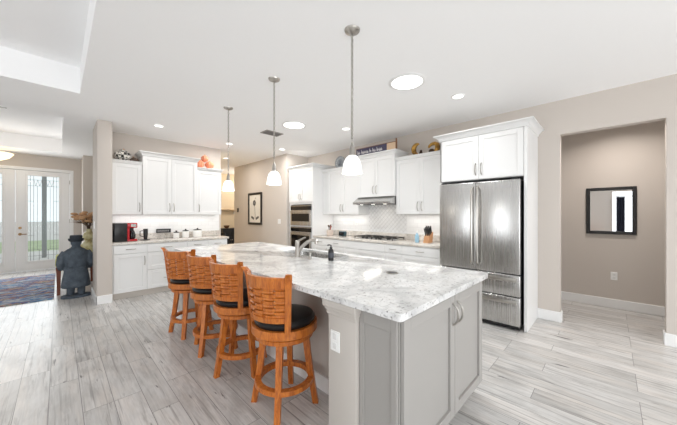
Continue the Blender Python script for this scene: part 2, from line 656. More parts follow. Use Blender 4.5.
def shaker(kind, x0, x1, z0, z1, mt, parent, fr=.062, y=-.02):
    m = MB()
    g = .0015
    x0 += g; x1 -= g; z0 += g; z1 -= g
    if kind == 'slab' or z1 - z0 < .17:
        m.box(x0, x1, y, 0, z0, z1, .0025)
    else:
        m.box(x0, x0 + fr, y, 0, z0, z1, .002).box(x1 - fr, x1, y, 0, z0, z1, .002)
        m.box(x0 + fr, x1 - fr, y, 0, z0, z0 + fr, .002).box(x0 + fr, x1 - fr, y, 0, z1 - fr, z1, .002)
        m.box(x0 + fr, x1 - fr, y + .011, -.001, z0 + fr, z1 - fr)
    return m.build('drawer' if kind in ('drawer', 'slab') else 'door', mt, parent)


def crown(parent, x0, x1, d, z, mt=None, h=.075, out=.055, left=True, right=True):
    m = MB()
    rings = []
    for k, (o, dz) in enumerate(((0, 0), (.010, .004), (.014, h * .3), (out * .75, h * .78), (out, h * .84), (out, h))):
        a = x0 - (o if left else 0)
        b = x1 + (o if right else 0)
        rings.append([(a, -.02 - o, z + dz), (b, -.02 - o, z + dz), (b, d, z + dz), (a, d, z + dz)])
    m.sweep(rings)
    return m.build('crown', mt or MCAB, parent)


def cabinet(name, label, loc, rz, w, d, z0, z1, fronts, group=None, mt=None, crown_args=None, toe=False, extra=None):
    mt = mt or MCAB
    root = thing(name, label, 'cabinet', (loc[0], loc[1], 0), rz, group)
    b = MB()
    if toe:
        b.box(0, w, 0, d, .105, z1)
    else:
        b.box(0, w, 0, d, z0, z1)
    b.build('cabinet_body', mt, root)
    if toe:
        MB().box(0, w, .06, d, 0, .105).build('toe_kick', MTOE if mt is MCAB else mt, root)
    for (kind, x0, x1, a, b_, hs) in fronts:
        o = shaker(kind, x0, x1, a, b_, mt, root)
        if hs is None:
            continue
        if kind in ('drawer', 'slab'):
            handle(o, (x0 + x1) / 2, (a + b_) / 2, .13, False)
        else:
            hx = x0 + .035 if hs[0] == 'l' else x1 - .035
            hz = a + .13 if hs[1] == 'b' else b_ - .13
            handle(o, hx, hz, .15, True)
    if crown_args is not None:
        crown(root, 0, w, d, z1, mt, **crown_args)
    return root


UG = 'white upper cabinets'
BG = 'white base cabinets'
YU = 5.87
# back wall uppers
cabinet('upper_cabinet', 'white single door upper cabinet above the red coffee maker', (.595, YU), 0, .432, YB - YU - .002, 1.37, 2.235,
        [('door', 0.02, .432, 1.37, 2.235, 'rb')], UG, crown_args=dict(h=.05, out=.035, right=False, left=False))
cabinet('upper_cabinet', 'tall white double door upper cabinet between two lower single door ones on back wall', (1.03, YU - .03), 0, .90, YB - YU + .028, 1.37, 2.40,
        [('door', 0, .45, 1.37, 2.40, 'rb'), ('door', .45, .90, 1.37, 2.40, 'lb')], UG, crown_args=dict())
cabinet('upper_cabinet', 'white single door upper cabinet under the orange pumpkins', (1.933, YU), 0, .477, YB - YU - .002, 1.37, 2.26,
        [('door', 0, .477, 1.37, 2.26, 'lb')], UG, crown_args=dict(h=.05, out=.035, left=False))
# back wall bases
YBF = 5.60
def dr(x0, x1, zs): return [('drawer', x0, x1, a, b, 'm') for a, b in zs]
cabinet('base_cabinet', 'white base cabinet with one drawer over one door beside the pillar', (.595, YBF), 0, .455, YB - YBF - .002, 0, .875,
        [('drawer', .015, .455, .735, .868, 'm'), ('door', .015, .455, .11, .73, 'rt')], BG, toe=True)
cabinet('base_cabinet', 'white three drawer base cabinet right of the single door one on back wall', (1.05, YBF), 0, .62, YB - YBF - .002, 0, .875,
        dr(0, .62, ((.735, .868), (.435, .73), (.11, .43))), BG, toe=True)
cabinet('base_cabinet', 'white base cabinet at the right end of back wall near hallway', (1.67, YBF), 0, .75, YB - YBF - .002, 0, .875,
        [('drawer', 0, .375, .735, .868, 'm'), ('drawer', .375, .75, .735, .868, 'm'), ('door', 0, .375, .11, .73, 'rt'), ('door', .375, .75, .11, .73, 'lt')], BG, toe=True)
m = MB().box(.592, 2.455, 5.575, YB - .001, .878, .917, .004, 2).box(.592, 2.455, YB - .022, YB - .001, .917, 1.02, .002)
o = m.build('countertop', MGR2)
tag(o, 'speckled granite countertop with low splash along the back wall', 'countertop')

# range wall: local x runs to world -Y
RZ = -PI / 2
XU = 4.14
def rc(name, label, yleft, xfront, w, z0, z1, fronts, **k):
    return cabinet(name, label, (xfront, yleft), RZ, w, XR - xfront - .002, z0, z1, fronts, **k)


rc('upper_cabinet', 'white double door upper cabinet left of the range hood', 4.569, XU, 1.056, 1.375, 2.30,
   [('door', 0.16, .61, 1.375, 2.30, 'rb'), ('door', .61, 1.056, 1.375, 2.30, 'lb')], group=UG, crown_args=dict(h=.05, out=.035, left=False, right=False))
rc('upper_cabinet', 'white double door upper cabinet raised above the range hood', 3.51, XU - .04, .85, 1.695, 2.42,
   [('door', 0, .425, 1.695, 2.42, 'rb'), ('door', .425, .85, 1.695, 2.42, 'lb')], group=UG, crown_args=dict())
rc('upper_cabinet', 'white double door upper cabinet between range hood and refrigerator', 2.657, XU, .903, 1.375, 2.30,
   [('door', 0, .452, 1.375, 2.30, 'rb'), ('door', .452, .903, 1.375, 2.30, 'lb')], group=UG, crown_args=dict(h=.05, out=.035, left=False, right=False))
fc = rc('refrigerator_cabinet', 'deep white two door cabinet boxed around the top of the steel refrigerator', 1.735, 3.84, 1.045, 1.825, 2.40,
        [('door', 0.02, .515, 1.83, 2.40, 'rb'), ('door', .515, 1.01, 1.83, 2.40, 'lb')], crown_args=dict(out=.07, h=.08))
MB().box(1.013, 1.046, -.02, XR - 3.842, 0, 2.4, .002).build('side_panel', MCAB, fc)
MB().box(-.004, .022, -.0, XR - 3.842, 0, 2.4, .002).build('side_panel', MCAB, fc)
# oven tower
ot = thing('oven_cabinet', 'tall white cabinet tower holding the built-in ovens', 'cabinet', (3.87, 5.452, 0), RZ)
b = MB()
b.box(0, .07, 0, .597, .1, 2.40).box(.81, .88, 0, .597, .1, 2.40).box(.07, .81, .58, .597, .1, 2.40)
b.box(.07, .81, 0, .58, 1.60, 2.40).box(.07, .81, 0, .58, .1, .30).box(.07, .81, 0, .58, 1.09, 1.12)
b.build('cabinet_body', MCAB, ot)
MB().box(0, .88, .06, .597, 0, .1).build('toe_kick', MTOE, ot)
for x0, x1, hs in ((.0, .44, 'rb'), (.44, .88, 'lb')):
    o = shaker('door', x0, x1, 1.65, 2.40, MCAB, ot)
    handle(o, x1 - .035 if hs[0] == 'r' else x0 + .035, 1.77, .13, True)
crown(ot, 0, .88, .597, 2.40, left=False)

def oven(name, label, z0, z1, ctrl):
    r_ = thing(name, label, 'oven', (3.87, 5.452, 0), RZ)
    MB().box(.075, .805, -.001, .55, z0 + .002, z1 - .002).build('oven_body', MDGREY, r_)
    MB().box(.065, .815, -.024, -.0015, z1 - ctrl, z1, .003).build('control_panel', MOG, r_)
    MB().box(.065, .815, -.026, -.0235, z1 - .018, z1 - .002).build('display', MSS, r_)
    d_ = MB().box(.065, .815, -.03, -.0015, z0, z1 - ctrl - .004, .004).build('door', MSS, r_)
    MB().box(.12, .76, -.032, -.0295, z0 + (.09 if z0 > 1 else .03), z1 - ctrl - .085).build('window', MOG, d_)
    hz = z1 - ctrl - .045
    MB().tube([(.11, -.03, hz), (.11, -.065, hz), (.77, -.065, hz), (.77, -.03, hz)], .010, 8).build('handle', MNI, d_)

oven('built_in_oven', 'upper stainless compact oven with small dark window built into white tower', 1.125, 1.575, .10)
oven('built_in_oven', 'lower stainless wall oven with large dark window, right under the compact one', .31, 1.085, .10)

# range wall bases
XBF = 3.87
rc('base_cabinet', 'white base cabinet with drawers between oven tower and cooktop', 4.569, XBF, .928, 0, .875,
   [('drawer', 0, .465, .735, .868, 'm'), ('drawer', .465, .928, .735, .868, 'm'), ('door', 0, .465, .11, .73, 'rt'), ('door', .465, .928, .11, .73, 'lt')], group=BG, toe=True)
rc('base_cabinet', 'white base cabinet with plain front under the gas cooktop', 3.64, XBF, .93, 0, .875,
   [('slab', 0, .93, .735, .868, None), ('drawer', 0, .93, .43, .73, 'm'), ('drawer', 0, .93, .11, .425, 'm')], group=BG, toe=True)
rc('base_cabinet', 'narrow white drawer base cabinet just right of the cooktop', 2.71, XBF, .325, 0, .875,
   dr(0, .325, ((.735, .868), (.43, .73), (.11, .425))), group=BG, toe=True)
rc('base_cabinet', 'white drawer base cabinet beside the refrigerator under knife block', 2.385, XBF, .645, 0, .875,
   dr(0, .645, ((.735, .868), (.43, .73), (.11, .425))), group=BG, toe=True)
m = MB().box(3.84, XR - .001, 1.742, 4.568, .878, .917, .004, 2).box(XR - .022, XR - .001, 1.742, 4.568, .917, 1.02, .002)
tag(m.build('countertop', MGR2), 'speckled granite countertop with low splash under the cooktop on range wall', 'countertop')

# refrigerator
fr = thing('refrigerator', 'stainless steel french door refrigerator with two bottom drawers', 'refrigerator', (3.74, 1.705, 0), RZ)
FW = .96
MB().box(.005, FW - .005, .075, .69, .045, 1.775, .004).build('refrigerator_body', MDGREY, fr)
for x0, x1, hx in ((0, .475, .445), (.48, FW, .51)):
    d_ = MB().box(x0, x1, 0, .07, .665, 1.785, .012, 3).build('door', MSS, fr)
    pts = [(hx, .002, .73), (hx, -.045, .76), (hx, -.062, .95), (hx, -.068, 1.24), (hx, -.062, 1.5), (hx, -.045, 1.69), (hx, .002, 1.72)]
    MB().tube(pts, .0125, 10).build('handle', MNI, d_)
for z0, z1 in ((.405, .655), (.06, .395)):
    d_ = MB().box(0, FW, 0, .07, z0, z1, .010, 3).build('drawer', MSS, fr)
    m = MB()
    m.box(.03, FW - .03, -.034, -.018, z1 - .075, z1 - .03, .006, 2).box(.06, .10, -.02, .002, z1 - .07, z1 - .035).box(FW - .10, FW - .06, -.02, .002, z1 - .07, z1 - .035)
    m.build('handle', MNI, d_)
for x in (.06, FW - .06):
    for y in (.10, .60):
        MB().cyl((x, y, 0), .018, .05).build('foot', MBLK, fr)
MB().box(.02, FW - .02, .03, .07, .015, .055).build('kick_grille', MBLK, fr)
for x in (.05, FW - .05):
    MB().box(x - .035, x + .035, .015, .11, 1.786, 1.80, .004).build('hinge_cover', MDGREY, fr)

# range hood
hd = thing('range_hood', 'slim stainless range hood with slanted front above the cooktop', 'hood', (4.0, 3.50, 1.69), RZ)
m = MB()
rings = []
for x in (0.0, .83):
    rings.append([(x, .465, 0), (x, .465, -.13), (x, -.06, -.13), (x, -.065, -.095), (x, .09, 0)])
m.sweep(rings).build('canopy', MSS, hd)
MB().box(.04, .79, -.02, .42, -.1345, -.1305).build('filter', MDGREY, hd)
for x in (.15, .42, .68):
    MB().cyl((x, .02, -.138), .03, .006).build('hood_light', MLED, hd)
m = MB()
for k in range(4):
    m.cyl((.36 + k * .035, -.066, -.112), .007, .006, 'y', 10)
m.build('button', MBLK, hd)
area('hood_lights', (4.02, 3.08, 1.545), (0, 0, 0), .5, .05, 2.2, (1, .95, .86))
# under-cabinet strips
area('under_cabinet_light', (4.3, 2.2, 1.365), (0, 0, 0), .05, .8, 1.7, (1, .98, .95))
area('under_cabinet_light', (4.3, 4.0, 1.365), (0, 0, 0), .05, .9, 1.9, (1, .98, .95))
area('under_cabinet_light', (1.5, 6.03, 1.362), (0, 0, 0), 1.7, .05, 3.2, (1, .98, .95))

# cooktop
ck = thing('cooktop', 'stainless gas cooktop with black grates set in the granite', 'cooktop', (3.96, 3.53, .9175), RZ)
MB().box(0, .90, 0, .46, 0, .012, .004, 2).build('cooktop_tray', MSS, ck)
for x, y, r in ((.16, .33, .045), (.16, .13, .035), (.45, .25, .06), (.74, .33, .045), (.74, .13, .035)):
    MB().lathe([(r, 0), (r, .012), (r * .7, .018), (0, .018)], (x, y, .0115), 18).build('burner', MIRON, ck)
for x0, x1 in ((.02, .30), (.31, .59), (.60, .88)):
    m = MB()
    for y in (.04, .22, .42):
        m.box(x0, x1, y - .006, y + .006, .034, .046, .002)
    for x in (x0 + .006, (x0 + x1) / 2, x1 - .006):
        m.box(x - .006, x + .006, .04, .42, .034, .046, .002)
    for x in (x0 + .008, x1 - .008):
        for y in (.045, .415):
            m.box(x - .007, x + .007, y - .007, y + .007, .011, .036)
    m.build('grate', MIRON, ck)
for k in range(5):
    MB().lathe([(.018, 0), (.018, .006), (.014, .024), (0, .025)], (.25 + k * .10, .018, .0115), 14).build('knob', MBLK, ck)

# ------------------------------------------------------------------ island
isl = thing('kitchen_island', 'large grey kitchen island with two doors on its end and an open stool side', 'island', (0, 0, 0))
IX0, IX1, IY0, IY1 = 1.075, 2.325, .668, 4.15
CB0, CB1 = 1.135, 2.26      # cabinet end, x range
m = MB()
m.box(CB0, CB1, .715, .955, .105, .883)
m.box(1.48, CB1, .955, 2.03, .105, .883).box(1.48, CB1, 2.89, 4.08, .105, .883).box(1.48, CB1, 2.03, 2.89, .105, .67)
m.box(1.48, 1.88, 2.03, 2.89, .67, .883).box(2.275, CB1 + .02, 2.03, 2.89, .67, .883)
m.build('cabinet_body', MISL, isl)
MB().box(CB0, CB1 - .05, .78, .955, 0, .105).box(1.49, CB1 - .05, .955, 4.05, 0, .105).build('toe_kick', MISL, isl)
MB().box(1.45, 1.48, 1.0, 4.10, 0, .883).build('knee_wall', MPOST, isl)
MB().box(1.434, 1.45, 1.17, 3.9, 0, .12, .004).build('baseboard', MTRIM, isl)
# drywall end posts with a small cap moulding
for y0, y1 in ((.956, 1.168), (3.88, 4.085)):
    p = MB().box(1.10, 1.48, y0, y1, 0, .883, .006, 2).build('post', MPOST, isl)
    m = MB()
    for o_, a, b_ in ((.008, .80, .825), (.016, .825, .845), (.026, .845, .883)):
        m.box(1.10 - o_, 1.48, y0 - o_ * .6, y1 + o_, a, b_, .003)
    m.build('cap_moulding', MPOST, p)
    MB().box(1.10 - .014, 1.48, y0 - .004, y1 + .014, 0, .12, .004).build('baseboard', MTRIM, p)
# long side panel of the end cabinet (faces the stools)
def facing_panel(y0, y1):
    m = MB()
    m.box(CB0 - .012, CB0, y0, y0 + .035, .0, .883, .002).box(CB0 - .012, CB0, y1 - .03, y1, .0, .883, .002)
    m.box(CB0 - .012, CB0, y0 + .035, y1 - .03, .80, .883, .002).box(CB0 - .004, CB0, y0 + .03, y1 - .03, 0, .80)
    return m.build('side_panel', MISL, isl)
facing_panel(.72, .953)
# end doors
for x0, x1, hs in ((CB0 + .008, 1.742, 'r'), (1.742, CB1, 'l')):
    m = MB()
    a, b_, fr_ = x0 + .003, x1 - .003, .062
    z0, z1, y0, y1 = .11, .865, .694, .714
    m.box(a, a + fr_, y0, y1, z0, z1, .002).box(b_ - fr_, b_, y0, y1, z0, z1, .002)
    m.box(a + fr_, b_ - fr_, y0, y1, z0, z0 + fr_, .002).box(a + fr_, b_ - fr_, y0, y1, z1 - fr_, z1, .002)
    m.box(a + fr_, b_ - fr_, y0 + .015, y1, z0 + fr_, z1 - fr_)
    d_ = m.build('door', MISL, isl)
    hx = x1 - .034 if hs == 'r' else x0 + .034
    pts = [(hx, .694 - .034 * (1 - abs(u) ** 3), .755 + u * .068) for u in [-1 + .2 * i for i in range(11)]]
    MB().tube(pts, .0062, 8).build('handle', MNI, d_)
# countertop: slab with sink cut-out
ctop = MB()
SX0, SX1, SY0, SY1 = 1.91, 2.26, 2.06, 2.86
outer = rrect(IX0, IX1, IY0, IY1, .022, 5)
ctop.prism(outer, .884, .92)
co = ctop.build('countertop', MGR, None, 30)
cut = MB().prism(rrect(SX0, SX1, SY0, SY1, .06, 4), .80, 1.0).build('cutter', MGR)
bo_ = co.modifiers.new('cut', 'BOOLEAN')
bo_.object = cut
bo_.operation = 'DIFFERENCE'
bo_.solver = 'EXACT'
bv = co.modifiers.new('bevel', 'BEVEL')
bv.width = .006
bv.segments = 2
bv.limit_method = 'ANGLE'
bpy.context.view_layer.update()
me_ = bpy.data.meshes.new_from_object(co.evaluated_get(bpy.context.evaluated_depsgraph_get()))
co.modifiers.clear()
co.data = me_
bpy.data.objects.remove(cut)
tag(co, 'white veined granite slab with sink cut-out lying on the grey island', 'countertop')
# sink
m = MB()
rings = []
for o_, z in ((.0, .884), (.004, .80), (.02, .71), (.05, .695)):
    rings.append([(x, y, z) for x, y in rrect(SX0 + o_, SX1 - o_, SY0 + o_, SY1 - o_, .06, 4)])
for o_, z in ((.05, .685), (.012, .70), (-.006, .80), (-.01, .884)):
    rings.append([(x, y, z) for x, y in rrect(SX0 + o_, SX1 - o_, SY0 + o_, SY1 - o_, .06, 4)])
sk = thing('sink', 'undermount stainless sink bowl in the island countertop', 'sink', (0, 0, 0))
m.sweep(rings, closed_path=True).build('bowl', MSS, sk)
MB().lathe([(.045, 0), (.045, .004), (.03, .006), (0, .003)], ((SX0 + SX1) / 2, (SY0 + SY1) / 2, .6955), 20).build('drain', MNI, sk)
# faucet
def Vp(px, py, z):
    f_ = 276; d = f_ * (1.37 - z) / (py - 214.5); r = (px - 338.5) / f_ * d
    a = R(44.6)
    return (math.sin(a) * r + math.cos(a) * d, -math.cos(a) * r + math.sin(a) * d)
fx, fy = Vp(297.5, 256.5, .92)
fa = thing('faucet', 'brushed nickel pull-out faucet with slanted spout on the island', 'faucet', (fx, fy, .92), R(-58))
MB().lathe([(.032, 0), (.032, .008), (.026, .014), (.025, .14), (.027, .155), (.022, .172), (0, .175)], (0, 0, 0), 20).build('faucet_body', MNI, fa)
MB().tube([(.012, 0, .06), (.05, 0, .105), (.11, 0, .155), (.165, 0, .18), (.195, 0, .18), (.208, 0, .168), (.21, 0, .14)], [.019, .020, .019, .018, .020, .021, .019], 12).build('spout', MNI, fa)
MB().tube([(0, 0, .160), (.02, 0, .172), (.07, 0, .198), (.09, 0, .206)], [.016, .012, .010, .009], 10).build('lever', MNI, fa)
dx, dy = Vp(310, 259, .92)
sd = thing('soap_dispenser', 'short nickel soap dispenser between faucet and dark soap bottle', 'dispenser', (dx, dy, .92), R(-58))
MB().lathe([(.02, 0), (.02, .006), (.012, .012), (.012, .05), (.016, .052), (.016, .062), (0, .063)], (0, 0, 0), 16).build('dispenser_body', MNI, sd)
MB().tube([(0, 0, .06), (.02, 0, .075), (.05, 0, .07)], .006, 8).build('nozzle', MNI, sd)
bx_, by_ = Vp(331, 260.5, .92)
sb = thing('soap_bottle', 'dark soap bottle with black pump and grey label by the sink', 'bottle', (bx_, by_, .92))
MB().lathe([(.024, 0), (.027, .006), (.027, .095), (.018, .112), (.0, .113)], (0, 0, 0), 18).build('bottle_body', MBLK, sb)
MB().lathe([(.0275, .03), (.0275, .078), (.0265, .078), (.0265, .03)], (0, 0, 0), 18, closed=True).build('bottle_label', mat('slate_label', (70, 72, 80), .5), sb)
MB().cyl((0, 0, .112), .013, .02).tube([(0, 0, .13), (0, 0, .15), (-.012, .008, .154), (-.03, .02, .15)], .006, 8).build('pump', MBLK, sb)
px_, py_ = Vp(392, 273, .92)
po = thing('popup_outlet', 'round dark pop-up outlet cap set flush in the island granite', 'outlet', (px_, py_, .92))
MB().lathe([(.042, 0), (.042, .003), (.034, .005), (0, .005)], (0, 0, 0), 24).build('cap', MDGREY, po)
MB().torus((0, 0, .003), .043, .004, seg=24, sub=6).build('rim', MNI, po)

# ------------------------------------------------------------------ outlets and switches
def plate(name, label, cat, loc, rz, kind='outlet', w=.072, h=.115, m_=None):
    r_ = thing(name, label, cat, loc, rz, None)
    MB().box(-w / 2, w / 2, -.006, 0, -h / 2, h / 2, .002).build('plate', m_ or MWPL, r_)
    m = MB()
    if kind == 'outlet':
        for z in (-.026, .026):
            m.box(-.017, .017, -.009, -.005, z - .019, z + .019, .003)
    else:
        m.box(-.017, .017, -.010, -.005, -.034, .034, .002)
    m.build('socket' if kind == 'outlet' else 'rocker', mat('plate_insert', (226, 226, 224), .4), r_)
    return r_
plate('wall_outlet', 'white outlet plate on the island post below its cap', 'outlet', (1.10, 1.108, .655), RZ)
plate('wall_outlet', 'white outlet plate low on the alcove wall under the mirror', 'outlet', (5.72, -.035, .468), RZ)
plate('wall_outlet', 'white outlet plate on subway tile left of the cooktop', 'outlet', (XR - .012, 3.86, 1.2), RZ)
plate('wall_switch', 'wide white switch plate on the beige hall wall beside ovens', 'switch', (3.81, 5.80, 1.20), RZ, 'switch', .12)
plate('wall_switch', 'white switch plate on the narrow side of the beige pillar', 'switch', (.41, 5.95, 1.20), RZ, 'switch')
th = thing('thermostat', 'small black thermostat on the beige wall left of framed print', 'thermostat', (3.81, 8.02, 1.50), RZ)
MB().box(-.05, .05, -.02, 0, -.06, .06, .006, 2).build('case', MBLK, th)
MB().box(-.04, .04, -.022, -.019, -.02, .05).build('screen', MOG, th)

# ------------------------------------------------------------------ stools
def ribbon(mb, r0, thick, a0, a1, z0, z1, n=18, lean=.0, zb=.6):
    """curved slat around the z axis; radius grows with height by lean"""
    rings = []
    for i in range(n + 1):
        a = a0 + (a1 - a0) * i / n
        ring = []
        for (dr_, z) in ((0, z0), (thick, z0), (thick, z1), (0, z1)):
            r_ = r0 + dr_ + lean * (z - zb)
            ring.append((r_ * math.cos(a), r_ * math.sin(a), z))
        rings.append(ring)
    mb.sweep(rings)
    return mb


def ringband(mb, ri, ro, z0, z1, seg=40, bev=.004):
    rings = []
    for i in range(seg):
        a = 2 * PI * i / seg
        ca, sa = math.cos(a), math.sin(a)
        rings.append([(r_ * ca, r_ * sa, z) for r_, z in ((ri, z0), (ro - bev, z0), (ro, z0 + bev), (ro, z1 - bev), (ro - bev, z1), (ri, z1))])
    mb.sweep(rings, closed_path=True)
    return mb


def make_stool(label, loc, base_rot, seat_rot):
    r_ = thing('bar_stool', label, 'stool', (loc[0], loc[1], 0), 0, 'wooden swivel bar stools along the island')
    # legs and foot ring (turned with the base)
    Mz = Matrix.Rotation(base_rot, 4, 'Z')
    for k in range(4):
        a = PI / 4 + k * PI / 2
        m = MB()
        top = Vector((.150 * math.cos(a), .150 * math.sin(a), .515))
        bot = Vector((.226 * math.cos(a), .226 * math.sin(a), 0))
        rad = Vector((math.cos(a), math.sin(a), 0))
        tan = Vector((-math.sin(a), math.cos(a), 0))
        rings = []
        for u, hw in ((0, .0235), (.5, .021), (1, .020)):
            p = top.lerp(bot, u)
            if u == .5:
                p -= rad * .006
            rings.append([p + rad * sx_ * hw + tan * sy_ * hw * .95 for sx_, sy_ in ((-1, -1), (1, -1), (1, 1), (-1, 1))])
        m.sweep(rings)
        bmesh.ops.transform(m.b, matrix=Mz, verts=m.b.verts)
        m.build('leg', MOAK, r_)
    m = MB()
    ringband(m, .170, .214, .165, .200)
    m.build('foot_ring', MOAK, r_)
    m = MB()
    ringband(m, .05, .205, .495, .528)
    m.build('swivel_base', MOAK, r_)
    MB().cyl((0, 0, .525), .10, .022, seg=24).build('swivel_plate', MIRON, r_)
    m = MB()
    ringband(m, .08, .236, .543, .600)
    m.build('seat_frame', MOAK, r_)
    MB().lathe([(.05, .595), (.205, .597), (.216, .612), (.217, .632), (.205, .650), (.17, .660), (.09, .666), (0, .667)], (0, 0, 0), 40).build('seat_cushion', MLEA, r_)
    # backrest
    Ms = Matrix.Rotation(seat_rot, 4, 'Z')
    A0, A1 = R(180 - 51), R(180 + 51)
    LE = .10
    R0 = .208
    def fin(m, name):
        bmesh.ops.transform(m.b, matrix=Ms, verts=m.b.verts)
        return m.build(name, MOAK, r_)
    for sg, a in ((1, A0), (-1, A1)):
        m = MB()
        rings = []
        ca, sa = math.cos(a), math.sin(a)
        ta, tb = -sa, ca
        for z, ex, hw in ((.545, .0, .021), (.62, .004, .020), (.72, .008, .020), (.85, .008, .021), (.93, .010, .022), (.965, .018, .023), (.985, .030, .021), (.992, .040, .016)):
            rr_ = R0 + .012 + LE * (z - .6) + ex
            rings.append([(rr_ * ca + dr_ * ca + q * ta, rr_ * sa + dr_ * sa + q * tb, z) for dr_, q in ((-.014, -hw), (.016, -hw), (.016, hw), (-.014, hw))])
        m.sweep(rings)
        fin(m, 'back_post')
    m = MB()
    ribbon(m, R0, .024, A0, A1, .895, .965, lean=LE)
    fin(m, 'top_rail')
    m = MB()
    ribbon(m, R0, .024, A0, A1, .660, .695, lean=LE)
    fin(m, 'lower_rail')
    # woven slats
    m = MB()
    nv, nh = 5, 9
    zA, zB = .69, .90
    for i in range(nv):
        a = A0 + (A1 - A0) * (i + .5) / nv
        hw = (A1 - A0) / nv * .41
        rings = []
        for k in range(nh * 4 + 1):
            z = zA + (zB - zA) * k / (nh * 4)
            off = .007 * math.cos(PI * (k / 4 - .5) + i * PI)
            rr_ = R0 + .012 + LE * (z - .6) + off
            rings.append([((rr_ + dr_) * math.cos(a + da), (rr_ + dr_) * math.sin(a + da), z) for dr_, da in ((-.002, -hw), (.002, -hw), (.002, hw), (-.002, hw))])
        m.sweep(rings)
    for j in range(nh):
        z = zA + (zB - zA) * (j + .5) / nh
        hh = (zB - zA) / nh * .41
        rings = []
        for k in range(nv * 4 + 1):
            a = A0 + (A1 - A0) * k / (nv * 4)
            off = -.007 * math.cos(PI * (k / 4 - .5) + j * PI)
            rings.append([((R0 + .012 + LE * (z + dz - .6) + off + dr_) * math.cos(a), (R0 + .012 + LE * (z + dz - .6) + off + dr_) * math.sin(a), z + dz) for dr_, dz in ((-.002, -hh), (.002, -hh), (.002, hh), (-.002, hh))])
        m.sweep(rings)
    fin(m, 'woven_panel')
    return r_


make_stool('wooden bar stool nearest the camera and next to the island post', (1.165, 1.70), R(-2), R(9))
make_stool('wooden bar stool second from the island post', (1.16, 2.365), R(45), R(10))
make_stool('wooden bar stool third from the island post', (1.15, 2.93), R(-12), R(14))
make_stool('wooden bar stool farthest from the camera near the white drawers', (1.10, 3.52), R(8), R(25))

# ------------------------------------------------------------------ ceiling fixtures
def pendant(label, x, y):
    r_ = thing('pendant_lamp', label, 'pendant lamp', (x, y, CH), 0, 'pendants over the island')
    MB().lathe([(.012, -.03), (.03, -.026), (.058, -.012), (.062, 0), (0, 0)], (0, 0, 0), 24).build('canopy', MNI, r_)
    m = MB()
    z = -.03
    k = 0
    while z > -.84:
        rot = Matrix.Rotation(PI / 2 * (k % 2), 3, 'Z')
        m.torus((0, 0, z - .018), .0135, .0033, 'x', 12, 6, sx=.75, rot=rot)
        z -= .0265
        k += 1
    m.tube([(.002, 0, -.02), (.003, .002, -.3), (-.003, -.002, -.6), (0, 0, -.9)], .0022, 6)
    m.build('chain', MNI, r_)
    MB().lathe([(.006, -.885), (.010, -.90), (.020, -.93), (.023, -.975), (.028, -.99), (0, -.991)], (0, 0, 0), 18).build('socket_cap', MNI, r_)
    MB().lathe([(.022, -.985), (.036, -.992), (.055, -1.015), (.068, -1.05), (.076, -1.095), (.080, -1.128), (.077, -1.128), (.072, -1.095), (.064, -1.05), (.051, -1.02), (.034, -.997), (.018, -.990)], (0, 0, 0), 28, closed=True).build('glass_shade', MSHADE, r_)
    MB().ball((0, 0, -1.075), .026).build('bulb', MEM, r_)
    return r_
for x, y, l in ((1.62, 1.447, 'white glass pendant on a chain nearest the camera'), (1.62, 2.565, 'middle white glass pendant over the island sink'),
                (1.62, 3.70, 'white glass pendant over the far end of the island')):
    pendant(l, x, y)
    point('pendant_bulb', (x, y, CH - 1.17), 2.2, (1, .93, .82), .05)

def can(label, x, y, r, z=CH, name='recessed_light', grp='recessed ceiling lights', p=0):
    r_ = thing(name, label, 'ceiling light', (x, y, z), 0, grp)
    MB().lathe([(r, -.006), (r * 1.0, -.001), (r * 1.2, 0), (r * 1.2, -.004), (r * 1.12, -.010), (r, -.010)], (0, 0, 0), 32, closed=True).build('trim_ring', MTRIM, r_)
    MB().lathe([(0, -.005), (r * 1.01, -.005), (r * 1.01, -.003), (0, -.003)], (0, 0, 0), 32).build('lens', MEM, r_)
    if p:
        area('can_light', (x, y, z - .02), (0, 0, 0), r * 1.8, r * 1.8, p, (1, .97, .93), 'DISK')
can('large round skylight tube lens nearest the refrigerator', 2.677, 1.587, .165, name='skylight_tube', grp='round skylight tubes')
can('large round skylight tube lens by the far end of the island', 2.678, 3.653, .165, name='skylight_tube', grp='round skylight tubes')
for x, y, l, pw in ((3.431, 1.33, 'small recessed light in front of the refrigerator cabinet', 3), (1.148, 5.24, 'small recessed light above the tall cabinet on back wall', 5),
                (3.402, 3.177, 'small recessed light in front of the range hood', 4), (3.472, 5.181, 'small recessed light by the oven tower', 16),
                (3.016, 7.029, 'small recessed light in the hallway', 14), (2.45, 5.55, 'small recessed light in front of the hallway entrance', 14)):
    can(l, x, y, .062, p=pw)
vt = thing('ceiling_vent', 'grey rectangular air vent in the kitchen ceiling near middle pendant', 'vent', (2.666, 4.29, CH), R(0))
m = MB()
m.box(-.16, .16, -.10, .10, -.004, 0).box(-.17, -.15, -.11, .11, -.012, 0).box(.15, .17, -.11, .11, -.012, 0).box(-.15, .15, -.11, -.09, -.012, 0).box(-.15, .15, .09, .11, -.012, 0)
m.build('vent_frame', mat('vent_grey', (150, 146, 140), .5), vt)
m = MB()
for k in range(7):
    y = -.08 + k * .0265
    m.sweep([[(x, y, -.004), (x, y + .003, -.004), (x, y + .015, -.014), (x, y + .012, -.014)] for x in (-.15, .15)])
m.build('louver', mat('vent_dark', (112, 108, 104), .5), vt)
vt = thing('ceiling_vent', 'small vent in the raised foyer ceiling', 'vent', (-.72, 7.05, zt), 0)
MB().box(-.12, .12, -.07, .07, -.012, 0, .003).build('vent_frame', mat('vent_foyer', (168, 164, 158), .5), vt)
